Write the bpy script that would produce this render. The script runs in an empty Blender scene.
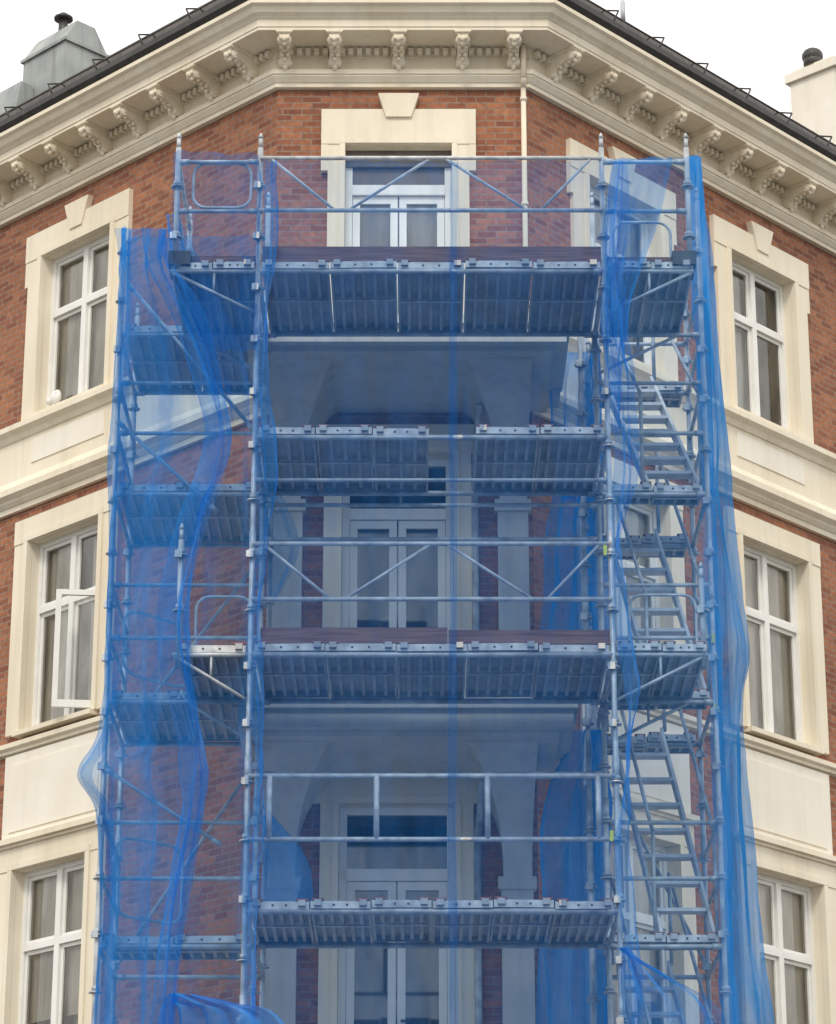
import bpy, math, random
from mathutils import Vector, Matrix, noise
random.seed(7)
scene=bpy.context.scene
coll=scene.collection
F=2900.0; PIT=math.radians(19.9); CP=math.cos(PIT); SP=math.sin(PIT)
GZ=-1.6   # ground height (eye level is z=0)
def P(px,py,Y):
    k=(px-418)/F; m=(512-py)/F; zc=Y/(CP-m*SP)
    return Vector((k*zc,Y,zc*(SP+m*CP)))
# ------------------------------------------------------------------ materials
def newmat(name):
    m=bpy.data.materials.new(name); m.use_nodes=True
    nt=m.node_tree; nt.nodes.clear()
    out=nt.nodes.new('ShaderNodeOutputMaterial')
    return m,nt,out
def N(nt,t,**kw):
    n=nt.nodes.new(t)
    for k,v in kw.items(): setattr(n,k,v)
    return n
def ramp(nt,fac,stops):
    r=nt.nodes.new('ShaderNodeValToRGB'); nt.links.new(fac,r.inputs[0])
    e=r.color_ramp.elements
    e[0].position=stops[0][0]; e[0].color=(*stops[0][1],1)
    e[1].position=stops[-1][0]; e[1].color=(*stops[-1][1],1)
    for p,c in stops[1:-1]:
        x=e.new(p); x.color=(*c,1)
    return r
def noisy(name,c1,c2,scale=3.0,rough=0.7,metal=0.0,bump=0.1,detail=6,fine=60.0,stretch=None,spec=0.5,streak=0.0):
    m,nt,out=newmat(name); L=nt.links
    geo=N(nt,'ShaderNodeNewGeometry')
    mp=N(nt,'ShaderNodeMapping'); L.new(geo.outputs['Position'],mp.inputs[0])
    if stretch: mp.inputs['Scale'].default_value=stretch
    n1=N(nt,'ShaderNodeTexNoise'); n1.inputs['Scale'].default_value=scale; n1.inputs['Detail'].default_value=detail
    n2=N(nt,'ShaderNodeTexNoise'); n2.inputs['Scale'].default_value=fine; n2.inputs['Detail'].default_value=3
    L.new(mp.outputs[0],n1.inputs[0]); L.new(geo.outputs['Position'],n2.inputs[0])
    r=ramp(nt,n1.outputs[0],[(0.3,c1),(0.7,c2)])
    col=r.outputs[0]
    if streak:
        mp2=N(nt,'ShaderNodeMapping'); L.new(geo.outputs['Position'],mp2.inputs[0]); mp2.inputs['Scale'].default_value=(9,9,.5)
        n3=N(nt,'ShaderNodeTexNoise'); n3.inputs['Scale'].default_value=1; n3.inputs['Detail'].default_value=6; L.new(mp2.outputs[0],n3.inputs[0])
        r3=ramp(nt,n3.outputs[0],[(0.25,(1-streak,1-streak,1-streak*1.1)),(0.5,(1,1,1))])
        mu=N(nt,'ShaderNodeMix',data_type='RGBA',blend_type='MULTIPLY'); mu.inputs[0].default_value=1
        L.new(col,mu.inputs[6]); L.new(r3.outputs[0],mu.inputs[7]); col=mu.outputs[2]
    b=N(nt,'ShaderNodeBsdfPrincipled'); L.new(col,b.inputs['Base Color'])
    b.inputs['Roughness'].default_value=rough; b.inputs['Metallic'].default_value=metal
    b.inputs['Specular IOR Level'].default_value=spec
    bp=N(nt,'ShaderNodeBump'); bp.inputs['Strength'].default_value=bump; bp.inputs['Distance'].default_value=0.01
    L.new(n2.outputs[0],bp.inputs['Height']); L.new(bp.outputs[0],b.inputs['Normal'])
    L.new(b.outputs[0],out.inputs[0])
    return m
M={}
M['cream']=noisy('cream_stucco',(0.75,0.66,0.50),(0.84,0.765,0.62),1.6,0.85,stretch=(1,1,0.5),streak=.11)
M['render']=noisy('pale_render',(0.79,0.73,0.61),(0.85,0.80,0.70),2.2,0.9,streak=.06)
M['balc']=noisy('shaded_balcony_plaster',(0.50,0.49,0.46),(0.62,0.61,0.57),2.0,0.85,streak=.15)  # white plaster with recess shade put into its greyer base colour
M['white']=noisy('white_paint',(0.76,0.75,0.71),(0.84,0.83,0.79),4,0.45,bump=0.03)
M['steel']=noisy('galvanised_steel',(0.29,0.31,0.33),(0.58,0.61,0.63),7,0.5,metal=0.25,bump=0.15)
M['steel_dark']=noisy('worn_deck_steel',(0.32,0.335,0.35),(0.52,0.53,0.54),3,0.6,metal=0.0,bump=0.05,detail=3)
M['steel_light']=noisy('bright_cap_steel',(0.36,0.37,0.38),(0.66,0.67,0.67),11,0.5,metal=0.15)
M['tread']=noisy('aluminium_tread',(0.48,0.50,0.51),(0.68,0.69,0.70),8,0.45,metal=0.1)
M['rust']=noisy('red_oxide_hook',(0.20,0.06,0.05),(0.34,0.15,0.12),12,0.7)
M['board']=noisy('brown_toe_board',(0.12,0.06,0.05),(0.27,0.15,0.12),5,0.75,stretch=(0.5,1,9))
M['transom_dark']=noisy('dark_transom_infill',(0.13,0.11,0.095),(0.20,0.175,0.15),5,0.75)  # for the added board that keeps the top transom dark
M['roof']=noisy('dark_roof_metal',(0.028,0.023,0.02),(0.085,0.066,0.052),5,0.6,stretch=(3,3,1))
M['zinc']=noisy('weathered_zinc',(0.25,0.27,0.26),(0.38,0.40,0.385),2.5,0.55,metal=0.1,streak=.3)
M['dark']=noisy('dark_metal',(0.03,0.028,0.026),(0.06,0.055,0.05),8,0.5)
M['asphalt']=noisy('asphalt_surface',(0.04,0.04,0.042),(0.065,0.063,0.06),1.0,0.9,bump=0.4)
M['paving']=noisy('paving_stone',(0.26,0.25,0.24),(0.38,0.36,0.34),2.0,0.9,bump=0.3)
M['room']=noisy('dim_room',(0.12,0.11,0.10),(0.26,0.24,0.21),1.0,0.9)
M['yellow']=noisy('yellow_tag',(0.60,0.65,0.05),(0.75,0.75,0.08),9,0.5)
M['stone']=noisy('granite_plinth',(0.22,0.21,0.20),(0.36,0.34,0.32),8,0.8,bump=0.3)
def curtain_mat(name,c1,c2):
    return noisy(name,c1,c2,5,0.95,stretch=(6,6,0.3),bump=0.05)
M['curtain']=curtain_mat('linen_curtain',(0.70,0.64,0.55),(0.84,0.79,0.70))
M['curtain2']=curtain_mat('white_curtain',(0.74,0.74,0.70),(0.85,0.85,0.81))
def glass():
    m,nt,out=newmat('window_glass'); L=nt.links
    tr=N(nt,'ShaderNodeBsdfTransparent'); tr.inputs[0].default_value=(0.92,0.93,0.92,1)
    gl=N(nt,'ShaderNodeBsdfGlossy'); gl.inputs['Roughness'].default_value=0.04
    geo=N(nt,'ShaderNodeNewGeometry')
    mpp=N(nt,'ShaderNodeMapping'); mpp.inputs['Scale'].default_value=(2.4,2.4,.8); L.new(geo.outputs['Position'],mpp.inputs[0])
    n0=N(nt,'ShaderNodeTexNoise'); n0.inputs['Scale'].default_value=1.3; n0.inputs['Detail'].default_value=9; n0.inputs['Roughness'].default_value=.65; n0.inputs['Distortion'].default_value=.5; L.new(mpp.outputs[0],n0.inputs[0])
    r=ramp(nt,n0.outputs[0],[(0.36,(.50,.49,.46)),(0.60,(.92,.90,.85))]); L.new(r.outputs[0],gl.inputs[0])  # noise in the gloss tint paints uneven reflections on the panes
    fr=N(nt,'ShaderNodeFresnel'); fr.inputs[0].default_value=1.7
    ad=N(nt,'ShaderNodeMath',operation='ADD'); ad.inputs[1].default_value=.07; ad.use_clamp=True; L.new(fr.outputs[0],ad.inputs[0])
    mx=N(nt,'ShaderNodeMixShader'); L.new(ad.outputs[0],mx.inputs[0]); L.new(tr.outputs[0],mx.inputs[1]); L.new(gl.outputs[0],mx.inputs[2])
    L.new(mx.outputs[0],out.inputs[0]); return m
M['glass']=glass()
def brick():
    m,nt,out=newmat('red_brick'); L=nt.links
    uv=N(nt,'ShaderNodeUVMap')
    br=N(nt,'ShaderNodeTexBrick'); L.new(uv.outputs[0],br.inputs['Vector'])
    br.inputs['Scale'].default_value=1.0; br.inputs['Brick Width'].default_value=0.20; br.inputs['Row Height'].default_value=0.070
    br.inputs['Mortar Size'].default_value=0.0085; br.inputs['Mortar Smooth'].default_value=0.2
    br.inputs['Bias'].default_value=-0.05
    br.inputs['Color1'].default_value=(0.41,0.165,0.082,1); br.inputs['Color2'].default_value=(0.22,0.075,0.043,1)
    br.inputs['Mortar'].default_value=(0.30,0.20,0.145,1)
    no=N(nt,'ShaderNodeTexNoise'); no.inputs['Scale'].default_value=0.6; no.inputs['Detail'].default_value=8; L.new(uv.outputs[0],no.inputs[0])
    r=ramp(nt,no.outputs[0],[(0.3,(0.82,0.82,0.84)),(0.7,(1.06,1.04,1.0))])
    n3=N(nt,'ShaderNodeTexNoise'); n3.inputs['Scale'].default_value=18; n3.inputs['Detail'].default_value=4; L.new(uv.outputs[0],n3.inputs[0])
    r3=ramp(nt,n3.outputs[0],[(0.3,(0.75,0.75,0.75)),(0.7,(1.15,1.15,1.15))])
    mu=N(nt,'ShaderNodeMix',data_type='RGBA',blend_type='MULTIPLY'); mu.inputs[0].default_value=1
    L.new(br.outputs[0],mu.inputs[6]); L.new(r.outputs[0],mu.inputs[7])
    mu2=N(nt,'ShaderNodeMix',data_type='RGBA',blend_type='MULTIPLY'); mu2.inputs[0].default_value=1
    L.new(mu.outputs[2],mu2.inputs[6]); L.new(r3.outputs[0],mu2.inputs[7])
    b=N(nt,'ShaderNodeBsdfPrincipled'); b.inputs['Roughness'].default_value=0.88; L.new(mu2.outputs[2],b.inputs['Base Color'])
    bp=N(nt,'ShaderNodeBump'); bp.inputs['Strength'].default_value=0.4; bp.inputs['Distance'].default_value=0.008; bp.invert=True
    L.new(br.outputs['Fac'],bp.inputs['Height']); L.new(bp.outputs[0],b.inputs['Normal'])
    L.new(b.outputs[0],out.inputs[0]); return m
M['brick']=brick()
def netmat(name,lo,hi,col,pwr=1.6,var=.3,trans=.45,fold_light=.12):
    m,nt,out=newmat(name); L=nt.links
    uv=N(nt,'ShaderNodeUVMap')
    mp=N(nt,'ShaderNodeMapping'); mp.inputs['Scale'].default_value=(10,0.9,1); L.new(uv.outputs[0],mp.inputs[0])
    no=N(nt,'ShaderNodeTexNoise'); no.inputs['Scale'].default_value=1.0; no.inputs['Detail'].default_value=6; L.new(mp.outputs[0],no.inputs[0])
    mpb=N(nt,'ShaderNodeMapping'); mpb.inputs['Scale'].default_value=(2.6,1.0,1); mpb.inputs['Rotation'].default_value=(0,0,.35); L.new(uv.outputs[0],mpb.inputs[0])
    nb=N(nt,'ShaderNodeTexNoise'); nb.inputs['Scale'].default_value=1.0; nb.inputs['Detail'].default_value=6; nb.inputs['Roughness'].default_value=.55; nb.inputs['Distortion'].default_value=.8; L.new(mpb.outputs[0],nb.inputs[0])
    av=N(nt,'ShaderNodeMath',operation='ADD'); L.new(no.outputs[0],av.inputs[0]); L.new(nb.outputs[0],av.inputs[1])
    lw=N(nt,'ShaderNodeLayerWeight'); lw.inputs[0].default_value=0.5
    pw=N(nt,'ShaderNodeMath',operation='POWER'); L.new(lw.outputs['Facing'],pw.inputs[0]); pw.inputs[1].default_value=pwr
    mr=N(nt,'ShaderNodeMapRange'); L.new(pw.outputs[0],mr.inputs[0]); mr.inputs[3].default_value=lo; mr.inputs[4].default_value=hi
    m2=N(nt,'ShaderNodeMapRange'); L.new(av.outputs[0],m2.inputs[0]); m2.inputs[1].default_value=0.7; m2.inputs[2].default_value=1.3; m2.inputs[3].default_value=1-var; m2.inputs[4].default_value=1+var
    mm=N(nt,'ShaderNodeMath',operation='MULTIPLY'); mm.use_clamp=True; L.new(mr.outputs[0],mm.inputs[0]); L.new(m2.outputs[0],mm.inputs[1])
    rc=ramp(nt,nb.outputs[0],[(0.36,tuple(c*.85 for c in col)),(0.52,col),(0.68,tuple(min(c*.85+fold_light,.9) for c in col))])  # fold highlights and darker hollows painted into the net colour
    d=N(nt,'ShaderNodeBsdfDiffuse'); L.new(rc.outputs[0],d.inputs[0])
    t=N(nt,'ShaderNodeBsdfTranslucent'); L.new(rc.outputs[0],t.inputs[0])
    bp=N(nt,'ShaderNodeBump'); bp.inputs['Strength'].default_value=0.5; bp.inputs['Distance'].default_value=0.08
    L.new(nb.outputs[0],bp.inputs['Height']); L.new(bp.outputs[0],d.inputs['Normal']); L.new(bp.outputs[0],t.inputs['Normal'])
    dm=N(nt,'ShaderNodeMixShader'); dm.inputs[0].default_value=trans; L.new(d.outputs[0],dm.inputs[1]); L.new(t.outputs[0],dm.inputs[2])
    tr=N(nt,'ShaderNodeBsdfTransparent'); tr.inputs[0].default_value=(0.84,0.93,1,1)
    mx=N(nt,'ShaderNodeMixShader'); L.new(mm.outputs[0],mx.inputs[0]); L.new(tr.outputs[0],mx.inputs[1]); L.new(dm.outputs[0],mx.inputs[2])
    L.new(mx.outputs[0],out.inputs[0]); return m
BL=(0.045,0.32,0.80)
M['net']=netmat('blue_debris_net',0.20,0.85,(0.02,0.21,0.66),1.5,.28,fold_light=.03)
M['net_side']=netmat('blue_debris_net_side',0.16,0.75,(0.035,0.31,0.82),1.9,.28)
M['net_mid']=netmat('blue_debris_net_doubled',0.26,1.0,BL,1.6,.3)
M['net_dense']=netmat('blue_debris_net_bunched',0.55,1.0,BL,1.6,.2)
# ------------------------------------------------------------------ mesh builder
class MB:
    def __init__(s): s.v=[]; s.f=[]; s.m=[]; s.uv=[]; s.sm=[]
    def face(s,pts,mat=0,uv=None,smooth=False):
        i=len(s.v); s.v+= [Vector(p) for p in pts]; s.f.append(tuple(range(i,i+len(pts)))); s.m.append(mat); s.uv.append(uv); s.sm.append(smooth)
    def idx(s,verts,faces,mat=0,smooth=False,uvs=None):
        i=len(s.v); s.v+=[Vector(p) for p in verts]
        for k,f in enumerate(faces):
            s.f.append(tuple(i+j for j in f)); s.m.append(mat); s.uv.append(uvs[k] if uvs else None); s.sm.append(smooth)
    def box(s,x0,x1,y0,y1,z0,z1,mat=0,T=None):
        vs=[Vector((x,y,z)) for z in (z0,z1) for y in (y0,y1) for x in (x0,x1)]
        if T: vs=[T(v) for v in vs]
        s.idx(vs,[(0,2,3,1),(4,5,7,6),(0,1,5,4),(2,6,7,3),(0,4,6,2),(1,3,7,5)],mat)
    def tube(s,p,q,r=0.024,n=8,mat=0,caps=True,r2=None):
        p=Vector(p);q=Vector(q); d=(q-p).normalized(); a=d.orthogonal().normalized(); b=d.cross(a)
        if r2 is None: r2=r
        vs=[]
        for k in range(n):
            t=2*math.pi*k/n; o=a*math.cos(t)+b*math.sin(t); vs+= [p+o*r,q+o*r2]
        s.idx(vs,[(2*k,2*((k+1)%n),2*((k+1)%n)+1,2*k+1) for k in range(n)],mat,True)
        if caps:
            i=len(s.v)-2*n
            s.f.append(tuple(i+2*k for k in reversed(range(n)))); s.m.append(mat); s.uv.append(None); s.sm.append(False)
            s.f.append(tuple(i+2*k+1 for k in range(n))); s.m.append(mat); s.uv.append(None); s.sm.append(False)
    def prism(s,poly,x0,x1,mat=0,T=None):
        n=len(poly)
        vs=[Vector((x0,y,z)) for y,z in poly]+[Vector((x1,y,z)) for y,z in poly]
        if T: vs=[T(v) for v in vs]
        s.idx(vs,[tuple(range(n)),tuple(reversed(range(n,2*n)))]+[(i,i+n,(i+1)%n+n,(i+1)%n) for i in range(n)],mat)
    def ball(s,c,r,mat=0,sc=(1,1,1),n=8,m=5):
        vs=[]
        for j in range(m+1):
            t=math.pi*j/m
            for k in range(n):
                p=2*math.pi*k/n; vs.append((c[0]+r*sc[0]*math.sin(t)*math.cos(p),c[1]+r*sc[1]*math.sin(t)*math.sin(p),c[2]+r*sc[2]*math.cos(t)))
        s.idx(vs,[(j*n+k,(j+1)*n+k,(j+1)*n+(k+1)%n,j*n+(k+1)%n) for j in range(m) for k in range(n)],mat,True)
def mesh(name,mb,mats,off=Vector((0,0,0))):
    me=bpy.data.meshes.new(name); me.from_pydata([v-off for v in mb.v],[],mb.f)
    for mt in mats: me.materials.append(M[mt])
    if any(u for u in mb.uv):
        ul=me.uv_layers.new(name='UVMap')
        for p,u in zip(me.polygons,mb.uv):
            if u:
                for li,c in zip(p.loop_indices,u): ul.data[li].uv=c
    for p,mi,sm in zip(me.polygons,mb.m,mb.sm): p.material_index=mi; p.use_smooth=sm
    me.update(); return me
WL={}
def empty(name,loc,parent=None,rot=0.0):
    e=bpy.data.objects.new(name,None); e.empty_display_size=0.2; coll.objects.link(e)
    loc=Vector(loc); WL[e.name]=loc
    if parent: e.parent=parent; e.location=loc-WL[parent.name]
    else: e.location=loc
    e.rotation_euler=(0,0,rot); return e
def make(name,mb,mats,parent=None,recenter=True):
    lo=Vector([min(v[i] for v in mb.v) for i in range(3)]); hi=Vector([max(v[i] for v in mb.v) for i in range(3)])
    c=(lo+hi)/2 if recenter else Vector((0,0,0))
    o=bpy.data.objects.new(name,mesh(name,mb,mats,c)); coll.objects.link(o)
    if parent: o.parent=parent; o.location=c-WL[parent.name]
    else: o.location=c
    WL[o.name]=c
    return o
def local(name,me,parent,loc=(0,0,0),rot=(0,0,0)):
    o=bpy.data.objects.new(name,me); coll.objects.link(o); o.parent=parent; o.location=loc; o.rotation_euler=rot; return o
def tag(o,label,cat,group=None,kind=None):
    o['label']=label
    if cat: o['category']=cat
    if group: o['group']=group
    if kind: o['kind']=kind
# ------------------------------------------------------------------ building
W=26.8; XL=-1.452; XR=1.13
AL=math.radians(-45); AR=math.radians(47.5)
class Fr:
    def __init__(s,o,ang): s.o=Vector((o[0],o[1],0)); s.a=ang; s.dx=Vector((math.cos(ang),math.sin(ang),0)); s.dy=Vector((-math.sin(ang),math.cos(ang),0))
    def __call__(s,a,d,z): return s.o+s.dx*a+s.dy*d+Vector((0,0,z))
    def T(s,v): return s(v[0],v[1],v[2])
FL=Fr((XL,W),AL); FC=Fr((0,W),0); FR=Fr((XR,W),AR)
LEN=11.5
bld=empty('corner_building',(0,29,GZ))
tag(bld,'red brick corner apartment building with cream trim and bracketed cornice','building')
ST=[(11.78,13.70),(8.2,10.33),(4.5,6.72),(0.7,2.95)]
WLc=[-3.22,-5.95,-8.7]; WRc=[1.52,4.0,6.5,9.0]; HW=0.6
DC=-0.2; DH=0.545; DST=[(11.05,13.70,13.26),(7.3,10.30,9.72),(3.7,6.75,6.10),(-1.45,2.3,1.7)]
def wall(name,fr,a0,a1,ops,z0=GZ,z1=15.0):
    mb=MB()
    As=sorted(set([a0,a1]+[o[0] for o in ops]+[o[1] for o in ops])); Zs=sorted(set([z0,z1]+[o[2] for o in ops]+[o[3] for o in ops]))
    for i in range(len(As)-1):
        for j in range(len(Zs)-1):
            ca=(As[i]+As[i+1])/2; cz=(Zs[j]+Zs[j+1])/2
            if any(o[0]<ca<o[1] and o[2]<cz<o[3] for o in ops): continue
            q=[(As[i],Zs[j]),(As[i+1],Zs[j]),(As[i+1],Zs[j+1]),(As[i],Zs[j+1])]
            mb.face([fr(a,0,z) for a,z in q],0,q)
    D=0.32
    for o in ops:
        b0,b1,c0,c1=o
        mb.face([fr(b0,0,c0),fr(b0,0,c1),fr(b0,D,c1),fr(b0,D,c0)],1)
        mb.face([fr(b1,0,c0),fr(b1,D,c0),fr(b1,D,c1),fr(b1,0,c1)],1)
        mb.face([fr(b0,0,c1),fr(b1,0,c1),fr(b1,D,c1),fr(b0,D,c1)],1)
        mb.face([fr(b0,0,c0),fr(b0,D,c0),fr(b1,D,c0),fr(b1,0,c0)],1)
    return make(name,mb,['brick','cream'],bld)
wall('wall',FL,-LEN,0,[(c-HW,c+HW,a,b) for c in WLc for a,b in ST])
wall('wall',FR,0,LEN,[(c-HW,c+HW,a,b) for c in WRc for a,b in ST])
wall('wall',FC,XL,XR,[(DC-DH,DC+DH,d[0],d[1]) for d in DST])
mb=MB()
pl=FL(-LEN,0,0); pr=FR(LEN,0,0); bk=[pl+Vector((7,7,0)),pr+Vector((-6.5,7,0))]
for a,b in ((bk[0],pl),(bk[1],bk[0]),(pr,bk[1])):
    w=(b-a).length; z0,z1=GZ,15.0
    mb.face([Vector((a.x,a.y,z0)),Vector((b.x,b.y,z0)),Vector((b.x,b.y,z1)),Vector((a.x,a.y,z1))],0,[(0,z0),(w,z0),(w,z1),(0,z1)])
make('rear_wall',mb,['brick'],bld)
tanL=math.tan(math.radians(22.5)); tanR=math.tan(AR/2)
def path(o):
    return [FL(-LEN,-o,0),Vector((XL-o*tanL,W-o,0)),Vector((XR+o*tanR,W-o,0)),FR(LEN,-o,0)]
def sweep(name,prof,mats,mat=0,segs=(0,1,2),parent=bld):
    mb=MB()
    for i in range(len(prof)-1):
        p0=path(prof[i][0]); p1=path(prof[i+1][0])
        for s in segs:
            z0=Vector((0,0,prof[i][1])); z1=Vector((0,0,prof[i+1][1]))
            mb.face([p0[s]+z0,p0[s+1]+z0,p1[s+1]+z1,p1[s]+z1],mat)
    return make(name,mb,mats,parent)
sweep('cornice',[(-0.02,14.36),(.06,14.36),(.06,14.405),(.075,14.41),(.115,14.46),(.115,14.475),(.13,14.48),(.13,14.53),(.05,14.57),(.05,14.69),(.065,14.695),(.065,14.775),(.09,14.80),(.46,14.805),(.46,14.835),(.47,14.84),(.47,14.92),(.485,14.93),(.50,14.945),(.54,14.97),(.57,15.02),(.61,15.04),(.61,15.085),(.3,15.10)],['cream'])
sweep('gutter',[(.50,15.102),(.60,15.11),(.635,15.15),(.64,15.21),(.625,15.215),(.60,15.16),(.50,15.15)],['dark'])
sweep('roof',[(.50,15.152),(.50,15.22),(.44,15.27),(.30,15.60),(.0,15.70),(-4.0,16.8)],['roof'])
def along(fr,a0,a1,step):
    n=int(round(abs(a1-a0)/step)); return [a0+(a1-a0)*(i+0.5)/n for i in range(n)]
for fr,a0,a1 in ((FL,-LEN,0),(FC,XL,XR),(FR,0,LEN)):
    mb=MB()
    for a in along(fr,a0,a1,0.088):
        mb.box(a-.026,a+.026,-.135,-.045,14.712,14.778,0,fr.T)
    make('dentil_course',mb,['cream'],bld)
mb=MB()
pr_=[(0,0),(-.38,0),(-.40,-.05),(-.385,-.09),(-.33,-.115),(-.25,-.115),(-.18,-.14),(-.13,-.19),(-.10,-.235),(-.05,-.26),(0,-.27)]
mb.prism(pr_,-.055,.055)
mb.box(-.085,.085,-.42,0,-.022,0.0); mb.box(-.074,.074,-.405,0,-.035,-.0225)
mb.tube((-.068,-.335,-.078),(.068,-.335,-.078),.047,10); mb.tube((-.063,-.080,-.205),(.063,-.080,-.205),.047,10)
mb.tube((-.076,-.335,-.078),(.076,-.335,-.078),.02,8); mb.tube((-.071,-.080,-.205),(.071,-.080,-.205),.02,8)
for x,y,z,r in ((0,-.395,-.09,.028),(-.034,-.39,-.076,.022),(.034,-.39,-.076,.022),(0,-.36,-.125,.026),(-.03,-.30,-.125,.024),(.03,-.30,-.125,.024),(0,-.24,-.13,.028),(-.026,-.18,-.155,.024),(.026,-.18,-.155,.024),(0,-.15,-.19,.026),(0,-.09,-.26,.027),(0,-.05,-.29,.02)):
    mb.ball((x,y,z),r,0,(1,1,1.2),7,4)
modme=mesh('modillion',mb,['cream'])
out_=[]
for a in (-1.375,-.86,-.2,.46,.99): out_.append((FC,a))
a=-.30
while a>-LEN: out_.append((FL,a)); a-=.60
a=.30
while a<LEN: out_.append((FR,a)); a+=.60
for fr,a in out_:
    p=fr(a,-.052,14.802)
    local('modillion',modme,bld,p-WL[bld.name],(0,0,fr.a))
for fr,sg in ((FL,-1),(FR,1)):
    for k in range(1,15):
        a=sg*k*0.78
        mb=MB()
        mb.tube(fr(a,-.50,15.2),fr(a,-.62,15.38),.010,6); mb.tube(fr(a,-.62,15.38),fr(a,-.42,15.46),.010,6); mb.tube(fr(a,-.42,15.46),fr(a,-.36,15.42),.010,6)
        make('snow_guard',mb,['dark'],bld)
    mb=MB(); mb.tube(fr(sg*.3,-.51,15.39),fr(sg*LEN,-.51,15.39),.010,6); make('snow_rail',mb,['dark'],bld)
def strip(name,prof,mat='cream'):
    for s in (0,2): sweep(name,prof,[mat],segs=(s,))
strip('belt_course',[(-.02,10.74),(.05,10.74),(.05,10.80),(.065,10.805),(.10,10.84),(.11,10.86),(.17,10.90),(.17,10.97),(.12,11.00),(.09,11.06),(.05,11.10),(.05,11.56),(.07,11.57),(.10,11.62),(.16,11.66),(.16,11.72),(-.02,11.75)])
strip('string_course',[(-.02,7.98),(.05,8.0),(.05,8.03),(.09,8.05),(.09,8.10),(.02,8.13),(-.02,8.13)])
strip('string_course',[(-.02,3.55),(.08,3.6),(.16,3.7),(.16,3.8),(-.02,3.86)])
strip('plinth',[(.14,GZ),(.14,-.2),(.08,-.12),(-.02,-.12)],'stone')
# ---- window kit
def win_meshes(h):
    fr=MB(); w=HW; y0,y1=.10,.20
    fr.box(-w,-w+.055,y0,y1,0,h); fr.box(w-.055,w,y0,y1,0,h)
    fr.box(-w+.055,w-.055,y0,y1,h-.055,h); fr.box(-w+.055,w-.055,y0-.03,y1,0,.06)
    tz=h*.64
    fr.box(-.04,.04,y0-.01,y1,.06,h-.055); fr.box(-w+.055,-.04,y0-.015,y1,tz-.035,tz+.035); fr.box(.04,w-.055,y0-.015,y1,tz-.035,tz+.035)
    sash=MB()
    for (x0,x1,z0,z1) in ((-w+.057,-.042,.062,tz-.037),(.042,w-.057,.062,tz-.037),(-w+.057,-.042,tz+.037,h-.057),(.042,w-.057,tz+.037,h-.057)):
        t=.038; a,b=y0+.02,y0+.06
        sash.box(x0,x0+t,a,b,z0,z1); sash.box(x1-t,x1,a,b,z0,z1); sash.box(x0+t,x1-t,a,b,z0,z0+t); sash.box(x0+t,x1-t,a,b,z1-t,z1)
    gl=MB(); gl.face([(-w+.06,y0+.04,.07),(w-.06,y0+.04,.07),(w-.06,y0+.04,h-.06),(-w+.06,y0+.04,h-.06)])
    ro=MB(); D=1.3; a=w+.25
    ro.face([(-a,D,-.3),(a,D,-.3),(a,D,h+.2),(-a,D,h+.2)]); ro.face([(-a,.33,-.3),(-a,D,-.3),(-a,D,h+.2),(-a,.33,h+.2)]); ro.face([(a,.33,-.3),(a,.33,h+.2),(a,D,h+.2),(a,D,-.3)])
    ro.face([(-a,.33,h+.2),(a,.33,h+.2),(a,D,h+.2),(-a,D,h+.2)]); ro.face([(-a,.33,-.3),(-a,D,-.3),(a,D,-.3),(a,.33,-.3)])
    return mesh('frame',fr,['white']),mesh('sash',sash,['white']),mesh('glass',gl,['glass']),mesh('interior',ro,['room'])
def surround_mesh(h,top):
    s=MB(); w=HW; o=w+.25; e=.05 if top==1 else .0
    T=.32 if top==1 else .27
    zb=0 if top!=1 else -.06
    s.box(-o,-w-.002,-.05,.02,zb,h+.001); s.box(w+.002,o,-.05,.02,zb,h+.001)
    s.box(-o-e,o+e,-.06,.02,h+.002,h+T)
    s.box(-w-.07,-w-.003,-.072,-.045,0.0,h+.002); s.box(w+.003,w+.07,-.072,-.045,0.0,h+.002); s.box(-w-.07,w+.07,-.073,-.045,h+.004,h+.07)
    if top==1:
        s.box(-o-e,-o+.001,-.052,.02,h-.30,h+.001); s.box(o-.001,o+e,-.052,.02,h-.30,h+.001)
        p=[(-.10,h+.16),(.10,h+.16),(.21,h+T+.16),(-.21,h+T+.16)]
        vs=[Vector((x,-.078,z)) for x,z in p]+[Vector((x,.01,z)) for x,z in p]
        s.idx(vs,[(0,1,2,3),(0,4,5,1),(1,5,6,2),(2,6,7,3),(3,7,4,0)])
    if top==3:
        s.box(-o-.04,o+.04,-.13,.02,h+T+.002,h+T+.06); s.box(-o-.02,o+.02,-.09,.02,h+T-.03,h+T+.0015)
    return mesh('surround',s,['cream'])
def sill_mesh():
    s=MB(); s.box(-HW-.05,HW+.05,-.12,.098,-.05,.0); return mesh('sill',s,['cream'])
def curtain_mesh(x0,x1,h,y=.30,mat='curtain',z0=0.02,amp=.03,z1=None):
    c=MB(); n=26; z1=z1 or h
    xs=[x0+(x1-x0)*i/n for i in range(n+1)]; ph=random.random()*6
    pts=[(x,y+amp*math.sin(x*42+ph)+.4*amp*math.sin(x*97+ph),z) for z in (z0,z1) for x in xs]
    c.idx(pts,[(i,i+1,i+n+2,i+n+1) for i in range(n)],0,True); return mesh('curtain',c,[mat])
kits=[win_meshes(b-a) for a,b in ST]
surs=[surround_mesh(ST[0][1]-ST[0][0],1),surround_mesh(ST[1][1]-ST[1][0],2),surround_mesh(ST[2][1]-ST[2][0],3),surround_mesh(ST[3][1]-ST[3][0],0)]
sm=sill_mesh(); 
ap2=MB(); o=HW+.25; ap2.box(-o,o,-.03,.02,-1.18,-.225); ap2.box(-o+.12,o-.12,-.045,-.028,-1.06,-.34); apme=mesh('apron',ap2,['render'])
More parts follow.
